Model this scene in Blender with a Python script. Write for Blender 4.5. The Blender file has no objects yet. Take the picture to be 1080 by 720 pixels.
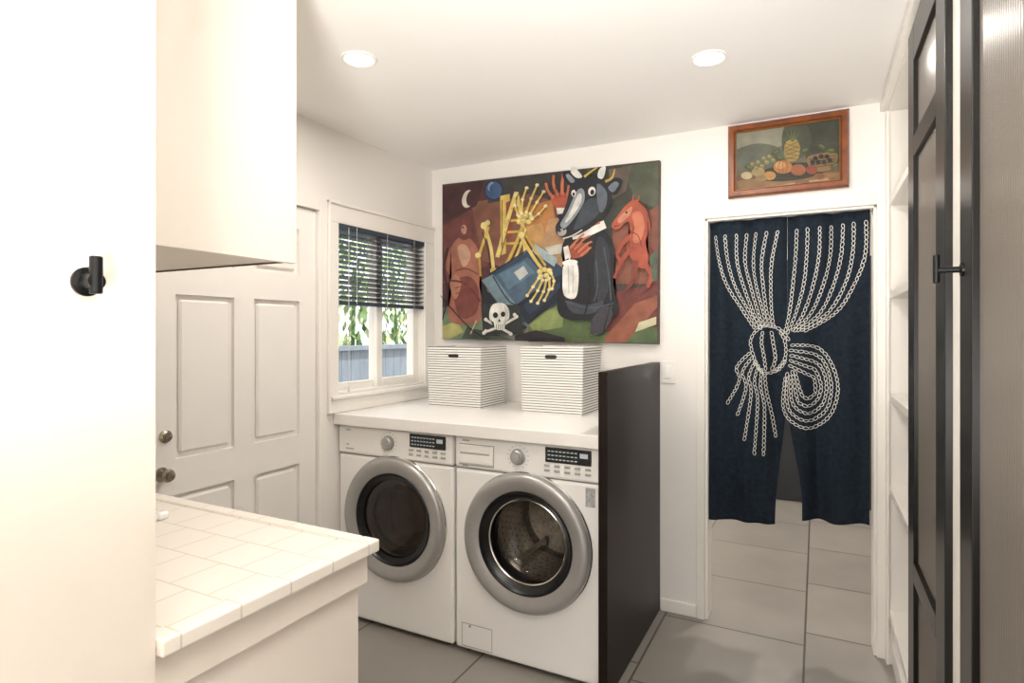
import bpy, bmesh, math, random
from mathutils import Vector, Matrix
random.seed(7)
SC=bpy.context.scene
COL=SC.collection
try:
    SC.view_settings.view_transform='Standard'
    SC.view_settings.look='None'
except Exception: pass

# ---------------------------------------------------------------- materials
def s2l(c):
    return c/12.92 if c<=0.04045 else ((c+0.055)/1.055)**2.4
def rgb(h):
    h=h.lstrip('#'); return tuple(s2l(int(h[i:i+2],16)/255) for i in (0,2,4))+(1,)
_m={}
def mat(name,color='#ffffff',rough=0.5,metal=0.0,var=0.0,vscale=8,bump=0.0,bscale=60,emit=0,spec=0.5,coat=0,stretch=None):
    if name in _m: return _m[name]
    m=bpy.data.materials.new(name); m.use_nodes=True; nt=m.node_tree; b=nt.nodes['Principled BSDF']
    c=rgb(color) if isinstance(color,str) else color
    b.inputs['Base Color'].default_value=c
    b.inputs['Roughness'].default_value=rough; b.inputs['Metallic'].default_value=metal
    b.inputs['Specular IOR Level'].default_value=spec
    b.inputs['Coat Weight'].default_value=coat
    if emit:
        b.inputs['Emission Color'].default_value=c; b.inputs['Emission Strength'].default_value=emit
    tc=nt.nodes.new('ShaderNodeTexCoord'); src=tc.outputs['Object']
    if stretch:
        mp=nt.nodes.new('ShaderNodeMapping'); mp.inputs['Scale'].default_value=stretch
        nt.links.new(src,mp.inputs['Vector']); src=mp.outputs['Vector']
    if var:
        n=nt.nodes.new('ShaderNodeTexNoise'); n.inputs['Scale'].default_value=vscale; n.inputs['Detail'].default_value=5
        nt.links.new(src,n.inputs['Vector'])
        r=nt.nodes.new('ShaderNodeValToRGB')
        r.color_ramp.elements[0].position=.3; r.color_ramp.elements[1].position=.7
        r.color_ramp.elements[0].color=tuple(max(0,x*(1-var)) for x in c[:3])+(1,)
        r.color_ramp.elements[1].color=tuple(min(1,x*(1+var)) for x in c[:3])+(1,)
        nt.links.new(n.outputs['Fac'],r.inputs['Fac']); nt.links.new(r.outputs['Color'],b.inputs['Base Color'])
    if bump:
        n=nt.nodes.new('ShaderNodeTexNoise'); n.inputs['Scale'].default_value=bscale; n.inputs['Detail'].default_value=4
        nt.links.new(src,n.inputs['Vector'])
        bp=nt.nodes.new('ShaderNodeBump'); bp.inputs['Strength'].default_value=bump; bp.inputs['Distance'].default_value=.01
        nt.links.new(n.outputs['Fac'],bp.inputs['Height']); nt.links.new(bp.outputs['Normal'],b.inputs['Normal'])
    _m[name]=m; return m

def tile_mat(name,c1,c2,mortar,bw,rh,off,shift,msize,rough,swap,bumpd=.3,var=.08):
    m=bpy.data.materials.new(name); m.use_nodes=True; nt=m.node_tree; b=nt.nodes['Principled BSDF']
    g=nt.nodes.new('ShaderNodeNewGeometry'); sp=nt.nodes.new('ShaderNodeSeparateXYZ'); cb=nt.nodes.new('ShaderNodeCombineXYZ')
    nt.links.new(g.outputs['Position'],sp.inputs[0])
    a1=nt.nodes.new('ShaderNodeMath'); a1.operation='ADD'; a1.inputs[1].default_value=shift[0]
    a2=nt.nodes.new('ShaderNodeMath'); a2.operation='ADD'; a2.inputs[1].default_value=shift[1]
    nt.links.new(sp.outputs['Y' if swap else 'X'],a1.inputs[0]); nt.links.new(sp.outputs['X' if swap else 'Y'],a2.inputs[0])
    nt.links.new(a1.outputs[0],cb.inputs[0]); nt.links.new(a2.outputs[0],cb.inputs[1])
    br=nt.nodes.new('ShaderNodeTexBrick'); br.offset=off; br.offset_frequency=2; br.squash=1
    br.inputs['Scale'].default_value=1; br.inputs['Brick Width'].default_value=bw; br.inputs['Row Height'].default_value=rh
    br.inputs['Mortar Size'].default_value=msize; br.inputs['Mortar Smooth'].default_value=.2; br.inputs['Bias'].default_value=0
    br.inputs['Color1'].default_value=rgb(c1); br.inputs['Color2'].default_value=rgb(c2); br.inputs['Mortar'].default_value=rgb(mortar)
    nt.links.new(cb.outputs[0],br.inputs['Vector'])
    n=nt.nodes.new('ShaderNodeTexNoise'); n.inputs['Scale'].default_value=3; n.inputs['Detail'].default_value=6
    nt.links.new(g.outputs['Position'],n.inputs['Vector'])
    mr=nt.nodes.new('ShaderNodeMapRange'); mr.inputs[1].default_value=.3; mr.inputs[2].default_value=.7; mr.inputs[3].default_value=1-var; mr.inputs[4].default_value=1+var
    nt.links.new(n.outputs['Fac'],mr.inputs[0])
    vm=nt.nodes.new('ShaderNodeVectorMath'); vm.operation='SCALE'
    nt.links.new(br.outputs['Color'],vm.inputs[0]); nt.links.new(mr.outputs[0],vm.inputs['Scale'])
    nt.links.new(vm.outputs[0],b.inputs['Base Color'])
    bp=nt.nodes.new('ShaderNodeBump'); bp.invert=True; bp.inputs['Strength'].default_value=bumpd; bp.inputs['Distance'].default_value=.003
    nt.links.new(br.outputs['Fac'],bp.inputs['Height']); nt.links.new(bp.outputs['Normal'],b.inputs['Normal'])
    b.inputs['Roughness'].default_value=rough
    return m

def glass_mat(name,tint,rough=0.02,amount=.85,base=.04):
    m=bpy.data.materials.new(name); m.use_nodes=True; nt=m.node_tree; nt.nodes.clear()
    o=nt.nodes.new('ShaderNodeOutputMaterial'); t=nt.nodes.new('ShaderNodeBsdfTransparent'); t.inputs[0].default_value=rgb(tint)
    g=nt.nodes.new('ShaderNodeBsdfGlossy'); g.inputs['Roughness'].default_value=rough
    f=nt.nodes.new('ShaderNodeLayerWeight'); f.inputs[0].default_value=.5
    pw=nt.nodes.new('ShaderNodeMath'); pw.operation='POWER'; pw.inputs[1].default_value=5
    ma=nt.nodes.new('ShaderNodeMath'); ma.operation='MULTIPLY_ADD'; ma.inputs[1].default_value=amount; ma.inputs[2].default_value=base
    nt.links.new(f.outputs['Facing'],pw.inputs[0]); nt.links.new(pw.outputs[0],ma.inputs[0])
    mx=nt.nodes.new('ShaderNodeMixShader')
    nt.links.new(ma.outputs[0],mx.inputs[0]); nt.links.new(t.outputs[0],mx.inputs[1]); nt.links.new(g.outputs[0],mx.inputs[2])
    nt.links.new(mx.outputs[0],o.inputs[0]); return m

WALL=mat('wall_paint','#f2eee9',.65,var=.015,vscale=2,bump=.04,bscale=90)
CEIL=mat('ceiling_paint','#f7f5f2',.8,var=.01,vscale=2)
TRIM=mat('trim_paint','#f3efe8',.35,var=.01)
CREAM=mat('cabinet_paint_cream','#ebe2d7',.5,var=.02,vscale=3,bump=.06,bscale=40)
DOORW=mat('door_paint','#f2eee8',.4,var=.01)
FLOOR=tile_mat('floor_tile','#89847d','#908a83','#514c47',.61,.62,.787,(.11,.05+.62*20),.005,.36,True)
CTILE=tile_mat('counter_tile','#f0e9df','#eee7dc','#d6cdbf',.115,.115,0.5,(5.0,5.02),.0022,.3,False,.4,.015)
ENAM=mat('white_enamel','#f3f1ee',.22,var=.005,coat=.3)
LAM=mat('white_laminate','#f1eeea',.35,var=.01)
SILV=mat('satin_silver','#b0aeac',.36,.6,var=.03,vscale=30)
CHROME=mat('chrome','#d8d6d2',.12,1)
BLK=mat('black_plastic','#0c0c0e',.3,var=.1)
BLKM=mat('black_metal','#101012',.35,.4,var=.1)
GASK=mat('rubber_gasket','#232120',.5,var=.1)
GREYP=mat('grey_button','#a5a3a0',.4,var=.03)
DISP=mat('display_glass','#2b2c2e',.12,var=.05)
SEG=mat('display_digits','#b4bfc0',.4,emit=.2,var=.02)
SEAM=mat('seam_shadow_gap','#8d8a86',.7,var=.05)
WOODB=mat('espresso_wood','#1a0f0b',.38,var=.4,vscale=14,stretch=(14,14,1.2),bump=.05,bscale=30,spec=.22)

# ---------------------------------------------------------------- geometry
def link(ob,parent=None):
    COL.objects.link(ob)
    if parent is not None:
        ob.parent=parent; ob.matrix_parent_inverse=Matrix.Translation(-Vector(parent.location))
    return ob
def group(name,loc=(0,0,0)):
    e=bpy.data.objects.new(name,None); e.location=loc; e.empty_display_size=.1; COL.objects.link(e); return e
def finish(bm,name,m,parent=None,smooth=False,bevel=0,seg=2,mods=None):
    bmesh.ops.recalc_face_normals(bm,faces=bm.faces)
    me=bpy.data.meshes.new(name); bm.to_mesh(me); bm.free()
    for mm in (m if isinstance(m,(list,tuple)) else [m]): me.materials.append(mm)
    if smooth:
        for p in me.polygons: p.use_smooth=True
    ob=bpy.data.objects.new(name,me); link(ob,parent)
    if bevel:
        b=ob.modifiers.new('bevel','BEVEL'); b.width=bevel; b.segments=seg; b.limit_method='ANGLE'; b.harden_normals=False
    return ob
def addbox(bm,lo,hi,mi=0,rot=None,about=None):
    vs=[bm.verts.new((x,y,z)) for x in (lo[0],hi[0]) for y in (lo[1],hi[1]) for z in (lo[2],hi[2])]
    if rot is not None:
        c=Vector(about) if about else (Vector(lo)+Vector(hi))/2
        for v in vs: v.co=c+rot@(v.co-c)
    for f in [(0,1,3,2),(4,6,7,5),(0,4,5,1),(2,3,7,6),(0,2,6,4),(1,5,7,3)]:
        fc=bm.faces.new([vs[i] for i in f]); fc.material_index=mi
def box(name,lo,hi,m,parent=None,bevel=0,seg=2):
    bm=bmesh.new(); addbox(bm,lo,hi); return finish(bm,name,m,parent,bevel=bevel,seg=seg)
def boxes(name,lst,m,parent=None,bevel=0,seg=2):
    bm=bmesh.new()
    for lo,hi in lst: addbox(bm,lo,hi)
    return finish(bm,name,m,parent,bevel=bevel,seg=seg)
def frame_axes(axis):
    a=Vector(axis).normalized(); t=Vector((0,0,1)) if abs(a.z)<.9 else Vector((1,0,0))
    u=a.cross(t).normalized(); v=a.cross(u).normalized(); return a,u,v
def addlathe(bm,prof,c,axis,n=48,mi=0,smooth=True):
    a,u,v=frame_axes(axis); c=Vector(c); rings=[]
    for r,h in prof:
        if r<1e-6: rings.append([bm.verts.new(c+a*h)])
        else: rings.append([bm.verts.new(c+a*h+(u*math.cos(2*math.pi*i/n)+v*math.sin(2*math.pi*i/n))*r) for i in range(n)])
    for A,B in zip(rings,rings[1:]):
        for i in range(n):
            j=(i+1)%n
            if len(A)==1 and len(B)==1: continue
            if len(A)==1: f=bm.faces.new((A[0],B[i],B[j]))
            elif len(B)==1: f=bm.faces.new((A[i],B[0],A[j]))
            else: f=bm.faces.new((A[i],B[i],B[j],A[j]))
            f.material_index=mi; f.smooth=smooth
def lathe(name,prof,c,axis,m,parent=None,n=48):
    bm=bmesh.new(); addlathe(bm,prof,c,axis,n)
    ob=finish(bm,name,m,parent,smooth=True)
    md=ob.modifiers.new('es','EDGE_SPLIT'); md.split_angle=math.radians(35)
    return ob
def rod(name,p0,p1,r,m,parent=None,n=20):
    p0=Vector(p0);p1=Vector(p1);d=p1-p0;L=d.length
    return lathe(name,[(0,0),(r*.85,0),(r,r*.15),(r,L-r*.15),(r*.85,L),(0,L)],p0,d,m,parent,n)

# ---------------------------------------------------------------- room shell
XL=-2.10; YB=2.99; H=2.39; XR=.27; YR=-1.8
box('floor',(-2.3,-1.95,-.1),(1.6,6.2,0),FLOOR)
box('ceiling',(-2.3,-1.95,H),(1.6,6.2,H+.12),CEIL)
OX0,OX1,OZ=-.485,.228,1.95
boxes('wall_back',[((-2.22,YB,0),(OX0,YB+.11,H)),((OX0,YB,OZ),(OX1,YB+.11,H)),((OX1,YB,0),(1.5,YB+.11,H))],WALL)
WY0,WY1,WZ0,WZ1=2.17,2.905,1.09,1.945
DY0,DY1,DZ=1.235,2.055,1.975
boxes('wall_left',[((-2.22,YR,0),(XL,DY0,H)),((-2.22,DY0,DZ),(XL,DY1,H)),((-2.22,DY1,0),(XL,WY0,H)),
  ((-2.22,WY0,0),(XL,WY1,WZ0)),((-2.22,WY0,WZ1),(XL,WY1,H)),((-2.22,WY1,0),(XL,YB,H))],WALL)
boxes('wall_rear',[((-2.22,YR-.1,0),(-1.7,YR,H)),((-1.7,YR-.1,2.2),(.3,YR,H)),((.3,YR-.1,0),(1.5,YR,H))],WALL)  # opening added in the unseen rear wall to let in fill daylight
box('wall_right',(.8,YR,0),(.92,YB,H),WALL)
boxes('wall_hall',[((-1.5,5.9,0),(1.5,6.0,H)),((-1.5,YB+.11,0),(-1.4,5.9,H)),((1.3,YB+.11,0),(1.4,5.9,H))],WALL)
boxes('baseboard_hall',[((-1.4,5.885,0),(1.3,5.9,.1)),((-1.4,YB+.12,0),(-1.385,5.88,.1))],TRIM,bevel=.003)
box('baseboard_back',(-.70,YB-.013,0),(-.527,YB,.062),TRIM,bevel=.004)
boxes('trim_doorway',[((-.525,YB-.014,0),(OX0,YB,2.0)),((OX0,YB-.014,OZ),(OX1,YB,2.0)),((OX1,YB-.014,0),(.266,YB,2.0)),
  ((OX0,YB-.002,0),(OX0+.012,YB+.112,OZ)),((OX1-.012,YB-.002,0),(OX1,YB+.112,OZ)),((OX0,YB-.002,OZ-.012),(OX1,YB+.112,OZ))],TRIM,bevel=.002)

# ---------------------------------------------------------------- window
w=group('window_1',(XL,2.54,1.5))
boxes('casing',[((XL,2.118,1.078),(XL+.018,2.178,1.935)),((XL,2.895,1.078),(XL+.018,2.985,1.935)),((XL,2.118,1.935),(XL+.018,2.985,2.025)),
   ((XL,2.118,1.004),(XL+.018,2.985,1.072))],TRIM,w,bevel=.004)
boxes('outer_bead',[((XL+.0,2.106,1.004),(XL+.028,2.118,2.035)),((XL,2.106,2.022),(XL+.03,2.987,2.036))],TRIM,w,bevel=.003)
box('stool',(XL-.11,2.125,1.072),(XL+.035,2.98,1.09),TRIM,w,bevel=.005)
boxes('jambs',[((-2.22,WY0,WZ0),(XL,WY0+.012,WZ1)),((-2.22,WY1-.012,WZ0),(XL,WY1,WZ1)),((-2.22,WY0,WZ1-.012),(XL,WY1,WZ1)),((-2.22,WY0,WZ0),(XL-.001,WY1,WZ0+.012))],TRIM,w)
def rect_frame(y0,y1,z0,z1,x0,x1,t): 
    return [((x0,y0,z0),(x1,y0+t,z1)),((x0,y1-t,z0),(x1,y1,z1)),((x0,y0+t,z0),(x1,y1-t,z0+t)),((x0,y0+t,z1-t),(x1,y1-t,z1))]
boxes('sash_fixed',rect_frame(2.181,2.56,1.1,1.934,-2.195,-2.165,.040),TRIM,w,bevel=.004)
boxes('sash_sliding',rect_frame(2.52,2.894,1.1,1.934,-2.165,-2.135,.047),TRIM,w,bevel=.004)
GL=glass_mat('window_glass','#fafcfb',amount=.6)
bm=bmesh.new()
for (x,a,b,c,d_) in ((-2.18,2.215,2.53,1.135,1.9),(-2.15,2.56,2.85,1.14,1.89)):
    bm.faces.new([bm.verts.new(q) for q in ((x,a,c),(x,b,c),(x,b,d_),(x,a,d_))])
finish(bm,'panes',GL,w)

bl=group('window_blind',(XL,2.54,1.93))
SLAT=mat('blind_slat','#3d4854',.25,var=.1)
bm=bmesh.new()
nz=14
for i in range(nz):
    z=1.572+i*(1.9-1.572)/(nz-1)
    R=Matrix.Rotation(math.radians(-9 if z>1.68 else -16),3,'Y')
    addbox(bm,(-2.128,2.19,z-.0013),(-2.084,2.885,z+.0013),0,R)
finish(bm,'slats',SLAT,bl)
box('head_rail',(-2.13,2.185,1.91),(-2.085,2.89,1.942),SLAT,bl,bevel=.003)
box('bottom_rail',(-2.128,2.19,1.535),(-2.085,2.885,1.555),SLAT,bl,bevel=.003)
CORD=mat('blind_cord','#d9d6d0',.7,var=.05)
for y in (2.3,2.54,2.78): rod('ladder_cord',(-2.078,y,1.54),(-2.078,y,1.93),.0012,CORD,bl,8)
rod('pull_cord',(-2.072,2.235,1.13),(-2.072,2.235,1.92),.0015,CORD,bl,8)
lathe('cord_tassel',[(0,0),(.006,.004),(.004,.03),(0,.032)],(-2.072,2.235,1.10),(0,0,1),CORD,bl,12)

# exterior
box('ground_outside',(-14,-6,-.2),(-2.23,14,-.1),mat('outdoor_ground','#8a8a80',.9,var=.2))
FEN=mat('fence_paint','#8a939d',.7,var=.12,vscale=6,stretch=(3,3,.6))
bm=bmesh.new()
for i in range(60):
    y=1.0+i*.145; addbox(bm,(-4.55,y,-.1),(-4.52,y+.138,1.2))
addbox(bm,(-4.6,1.0,1.2),(-4.48,9.7,1.25))
finish(bm,'fence',FEN)
LEAF=[mat('leaf_a','#95b070',.6,var=.2),mat('leaf_b','#5d7a46',.6,var=.2),mat('leaf_c','#c0cd9c',.6,var=.2)]
bm=bmesh.new()
for _ in range(3200):
    c=Vector((-5.6-abs(random.gauss(0,.4)),random.uniform(3.2,11),.1+2.6*random.random()**.8))
    R=Matrix.Rotation(random.uniform(0,6.28),3,'Z')@Matrix.Rotation(random.uniform(-1,1),3,'X')
    l=random.uniform(.07,.14); wd=l*.34
    vs=[bm.verts.new(c+R@Vector(q)) for q in [(0,0,-l),(wd,.01,0),(0,0,l),(-wd,.01,0)]]
    f=bm.faces.new(vs); f.material_index=random.randint(0,2)
for k in range(16):
    y=3.4+k*.5; addbox(bm,(-5.9,y,-.1),(-5.86,y+.04,2.3),1,Matrix.Rotation(.1*math.sin(k),3,'X'))
finish(bm,'garden_hedge',LEAF)

# ---------------------------------------------------------------- panel door on left wall
d=group('door_1',(XL,1.64,0))
box('slab',(-2.155,DY0+.004,.01),(-2.125,DY1-.004,DZ-.004),DOORW,d)
yA0,yA1,yB0,yB1=1.365,1.613,1.708,1.953
x0,x1=-2.125,-2.108
fr=[((x0,DY0+.004,.01),(x1,yA0,DZ-.004)),((x0,yA1,.01),(x1,yB0,DZ-.004)),((x0,yB1,.01),(x1,DY1-.004,DZ-.004))]
for (a,b) in ((yA0,yA1),(yB0,yB1)):
    for (z0,z1) in ((.01,.2),(.798,.93),(1.54,1.66),(1.87,DZ-.004)): fr.append(((x0,a,z0),(x1,b,z1)))
boxes('stiles_and_rails',fr,DOORW,d)
pn=[]
for (a,b) in ((yA0,yA1),(yB0,yB1)):
    for (z0,z1) in ((.2,.798),(.93,1.54),(1.66,1.87)): pn.append(((-2.128,a+.018,z0+.018),(-2.111,b-.018,z1-.018)))
boxes('raised_panels',pn,DOORW,d,bevel=.012,seg=1)
NICK=mat('satin_nickel','#a79f90',.25,.9,var=.05)
lathe('door_knob',[(0,0),(.026,0),(.026,.006),(.010,.01),(.010,.03),(.02,.036),(.024,.046),(.019,.056),(0,.06)],(-2.108,1.31,.885),(1,0,0),NICK,d,32)
lathe('deadbolt',[(0,0),(.023,0),(.023,.008),(.015,.014),(.015,.022),(0,.024)],(-2.108,1.325,1.02),(1,0,0),NICK,d,32)
boxes('trim_door',[((XL,DY1,0),(XL+.014,2.104,2.03)),((XL,DY0-.055,0),(XL+.014,DY0,2.03)),((XL,DY0,DZ),(XL+.014,DY1,2.03))],TRIM,bevel=.003)

# ---------------------------------------------------------------- tall cabinet, wall cabinet, tiled counter
tc=group('tall_cabinet',(-1.5,.14,0))
box('carcass',(XL+.002,-.3,.0),(-.97,.582,H-.002),CREAM,tc,bevel=.002)
box('door_panel',(-.97,-.28,.09),(-.95,.583,H-.01),CREAM,tc,bevel=.002)
hk=group('wall_hook',(-.95,.487,1.475))
lathe('base_plate',[(0,0),(.019,0),(.021,.003),(.021,.007),(.013,.009),(.012,.032),(0,.034)],(-.95,.478,1.473),(1,0,0),BLKM,hk,32)
rod('peg',(-.921,.478,1.455),(-.921,.478,1.509),.0085,BLKM,hk,24)
wc=group('wall_cabinet',(-1.6,.8,1.58))
boxes('carcass',[((XL+.002,.584,1.6),(-1.24,1.115,H-.002))],CREAM,wc,bevel=.002)
box('bottom_panel',(XL+.002,.584,1.588),(-1.245,1.11,1.6),CREAM,wc)
box('bottom_edge_strip',(XL+.002,1.11,1.584),(-1.24,1.118,1.59),mat('edge_gap_shade','#5a4a3c',.6,var=.1),wc)  # dark strip along the far bottom edge, a gap's shade put into its colour
box('door_panel',(-1.238,.586,1.58),(-1.219,1.12,H-.004),CREAM,wc,bevel=.002)
ct=group('tiled_counter',(-1.5,.85,0))
box('base',(XL+.002,.584,.0),(-.975,1.085,.86),CREAM,ct,bevel=.003)
box('fascia_rail',(XL+.002,.584,.80),(-.958,1.098,.872),CREAM,ct,bevel=.003)
box('tile_top',(XL+.002,.584,.872),(-.975,1.08,.899),CTILE,ct)
boxes('edge_tiles',[((-.985,.584,.873),(-.935,1.115,.903)),((XL+.002,1.07,.873),(-.986,1.115,.903))],CTILE,ct,bevel=.005,seg=3)
SINK=mat('sink_porcelain','#f5f3ef',.12,var=.01,coat=.5)
boxes('sink_rim',[((-2.0,.62,.899),(-1.545,.65,.921)),((-2.0,.955,.899),(-1.545,.985,.921)),((-2.0,.65,.899),(-1.97,.955,.921)),((-1.575,.65,.899),(-1.545,.955,.921))],SINK,ct,bevel=.008,seg=4)
box('sink_basin',(-1.97,.65,.8995),(-1.575,.955,.902),mat('basin_inside','#d8d5cf',.3,var=.03),ct)

# ---------------------------------------------------------------- laundry machines
def cut(ob,c,r,d0,d1):
    bm=bmesh.new(); a=64
    addlathe(bm,[(0,d0),(r,d0),(r,d1),(0,d1)],c,(0,1,0),a)
    bmesh.ops.recalc_face_normals(bm,faces=bm.faces)
    me=bpy.data.meshes.new('c'); bm.to_mesh(me); bm.free(); co=bpy.data.objects.new('c',me); COL.objects.link(co)
    md=ob.modifiers.new('cut','BOOLEAN'); md.object=co; md.operation='DIFFERENCE'; md.solver='EXACT'
    dg=bpy.context.evaluated_depsgraph_get(); dg.update()
    nm=bpy.data.meshes.new_from_object(ob.evaluated_get(dg)); old=ob.data
    ob.modifiers.clear(); ob.data=nm
    bpy.data.objects.remove(co)
DRUM=mat('drum_steel','#b9b4ac',.3,.9,var=.3,vscale=60)
DRUMD=mat('drum_dark','#9a8474',.4,.5,var=.2,vscale=10)
GLW=glass_mat('washer_glass','#d6d3cf',.02,.5,.03)
GLD=glass_mat('dryer_glass','#c0b1a6',.03,.5,.07)
YW=2.187
def rect_box(x0,x1,z0,z1,y,t=.0022):
    return [((x0,y,z0),(x1,y+.002,z0+t)),((x0,y,z1-t),(x1,y+.002,z1)),((x0,y,z0),(x0+t,y+.002,z1)),((x1-t,y,z0),(x1,y+.002,z1))]
def machine(name,X0,washer):
    W=.668; X1=X0+W; g=group(name,(X0+W/2,YW+.35,0)); top=.946; cx=X0+W/2+.012; cz=.533
    b=box('body',(X0,YW,.02),(X1,YW+.74,.806),ENAM,g,bevel=.014,seg=4)
    cut(b,(cx,YW,cz),.2,-.05,.5)
    for q in b.data.polygons: q.use_smooth=False
    box('control_fascia',(X0,YW-.004,.81),(X1,YW+.74,top),ENAM,g,bevel=.012,seg=4)
    box('seam',(X0+.006,YW+.008,.803),(X1-.006,YW+.7,.813),SEAM,g)
    lathe('door_ring',[(.288,.004),(.288,-.012),(.285,-.024),(.278,-.034),(.266,-.039),(.252,-.038),(.222,-.028),(.213,-.023)],(cx,YW,cz),(0,1,0),SILV,g,96)
    lathe('door_ring_edge',[(.291,.002),(.2915,-.008),(.288,-.012)],(cx,YW,cz),(0,1,0),CHROME,g,96)
    lathe('bezel',[(.214,-.023),(.211,-.028),(.206,-.027),(.200,-.018)],(cx,YW,cz),(0,1,0),BLK,g,96)
    if washer:
        lathe('door_glass_rim',[(.2005,-.018),(.193,-.010),(.185,-.004),(.178,.004)],(cx,YW,cz),(0,1,0),BLK,g,64)
        lathe('door_window',[(.178,.002),(.170,.02),(.155,.06),(.12,.085),(.07,.098),(0,.102)],(cx,YW,cz),(0,1,0),GLW,g,64)
        lathe('inner_rim',[(.179,.001),(.175,-.002),(.171,.001),(.170,.008)],(cx,YW,cz),(0,1,0),CHROME,g,64)
        lathe('gasket',[(.197,.01),(.189,.04),(.180,.06),(.188,.085)],(cx,YW,cz),(0,1,0),GASK,g,64)
        lathe('drum',[(.181,.088),(.196,.095),(.198,.38),(.18,.4),(0,.41)],(cx,YW,cz),(0,1,0),DRUM,g,64)
        bm=bmesh.new()
        for k in range(3):
            a=math.radians(90+120*k+25)
            c=Vector((cx,YW,cz))
            base=[(.197,-.03),(.15,-.012),(.145,0),(.15,.012),(.197,.03)]
            A=[];B=[]
            for (r,s) in base:
                v=Vector((math.cos(a)*r-math.sin(a)*s,0,math.sin(a)*r+math.cos(a)*s))
                A.append(bm.verts.new(c+v+Vector((0,.12,0)))); B.append(bm.verts.new(c+v+Vector((0,.38,0))))
            for i in range(4): bm.faces.new((A[i],A[i+1],B[i+1],B[i]))
            bm.faces.new(A)
        finish(bm,'drum_lifters',CHROME,g)
        bm=bmesh.new()
        for rr in range(7):
            for k in range(44):
                a=2*math.pi*(k+.5*(rr%2))/44; y=YW+.12+rr*.038
                c=Vector((cx+math.cos(a)*.196,y,cz+math.sin(a)*.196)); t=Vector((-math.sin(a),0,math.cos(a)))
                vs=[bm.verts.new(c+t*(.0045*math.cos(q*math.pi/3))+Vector((0,.0045*math.sin(q*math.pi/3),0))) for q in range(6)]
                bm.faces.new(vs)
        finish(bm,'drum_perforations',BLK,g)
    else:
        lathe('door_inner',[(.2005,-.018),(.193,-.014),(.180,-.008),(.175,.003)],(cx,YW,cz),(0,1,0),BLK,g,64)
        lathe('door_window',[(.180,-.004),(.165,-.012),(.12,-.018),(.06,-.021),(0,-.022)],(cx,YW,cz),(0,1,0),GLD,g,64)
        lathe('drum',[(.175,.004),(.185,.06),(.197,.08),(.197,.38),(0,.4)],(cx,YW,cz),(0,1,0),DRUMD,g,64)
        lathe('lint_filter_ring',[(.176,.02),(.150,.03),(.145,.05),(.165,.06)],(cx,YW,cz),(0,1,0),GASK,g,64)
    kx=X0+.312; yf=YW-.004
    lathe('dial',[(.034,.002),(.034,-.004),(.029,-.006),(.028,-.02),(.024,-.024),(.016,-.023),(0,-.022)],(kx,yf,.883),(0,1,0),SILV,g,40)
    lathe('dial_cap',[(.017,-.0225),(.016,-.026),(0,-.027)],(kx,yf,.883),(0,1,0),GREYP,g,32)
    bm=bmesh.new()
    for k in range(14):
        a=math.radians(-60+k*300/13)
        x=kx+.047*math.cos(a); z=.883+.047*math.sin(a)
        addbox(bm,(x-.0035,yf-.0012,z-.0012),(x+.0035,yf+.001,z+.0012))
    finish(bm,'dial_labels',GREYP,g)
    box('display',(X0+.435,yf-.004,.875),(X0+.632,yf+.004,.936),DISP,g,bevel=.003)
    bm=bmesh.new()
    for i in range(8):
        for j in range(3):
            x=X0+.447+i*.0165; z=.887+j*.016
            addbox(bm,(x,yf-.0048,z),(x+.011,yf-.003,z+.004))
    addbox(bm,(X0+.585,yf-.0048,.904),(X0+.618,yf-.003,.922))
    finish(bm,'display_segments',SEG,g)
    bm=bmesh.new()
    for i in range(5):
        for j in range(2):
            x=X0+.43+i*.044; z=.861-j*.02
            addbox(bm,(x,yf-.004,z-.005),(x+.024,yf+.002,z+.005))
    finish(bm,'buttons',GREYP,g,bevel=.002)
    bm=bmesh.new()
    for (x,z,l) in ((.05,.925,.03),(.052,.855,.018),(.05,.835,.05)) if not washer else ((.04,.93,.035),(.04,.822,.03)):
        addbox(bm,(X0+x,yf-.001,z-.003),(X0+x+l,yf+.001,z+.003))
    finish(bm,'printed_marks',GREYP,g)
    if washer:
        boxes('drawer_gap',[((X0+.022,yf-.0008,.824),(X0+.196,yf+.002,.827)),((X0+.194,yf-.0008,.824),(X0+.197,yf+.002,.915)),((X0+.022,yf-.0008,.913),(X0+.197,yf+.002,.916))],SEAM,g)
        box('dispenser_drawer',(X0+.026,yf-.006,.829),(X0+.192,yf+.01,.911),ENAM,g,bevel=.01,seg=4)
        box('drawer_grip',(X0+.03,yf-.0068,.872),(X0+.178,yf+.0,.882),GREYP,g,bevel=.003)
        boxes('service_flap_gap',rect_box(X0+.034,X0+.186,.035,.135,YW-.0006),SEAM,g)
        box('efficiency_label',(X1-.062,YW-.001,.715),(X1-.022,YW+.001,.79),mat('label_grey','#a9a9a9',.5,var=.3,vscale=70),g)
        lathe('flap_latch',[(.006,.001),(.006,-.002),(0,-.003)],(X0+.075,YW,.125),(0,1,0),GREYP,g,16)
    for (fx,fy) in ((.05,.06),(W-.05,.06),(.05,.68),(W-.05,.68)):
        lathe('foot',[(0,0),(.024,0),(.024,.012),(.012,.016),(.012,.03),(0,.03)],(X0+fx,YW+fy,0),(0,0,1),BLK,g,20)
    return g
machine('clothes_dryer',-2.092,False)
machine('washing_machine',-1.413,True)

box('countertop',(XL+.001,2.155,.95),(-.742,YB-.001,1.003),LAM,bevel=.003)
box('half_wall_panel',(-.741,2.145,0),(-.705,YB-.001,1.248),WOODB,bevel=.002)

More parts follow.
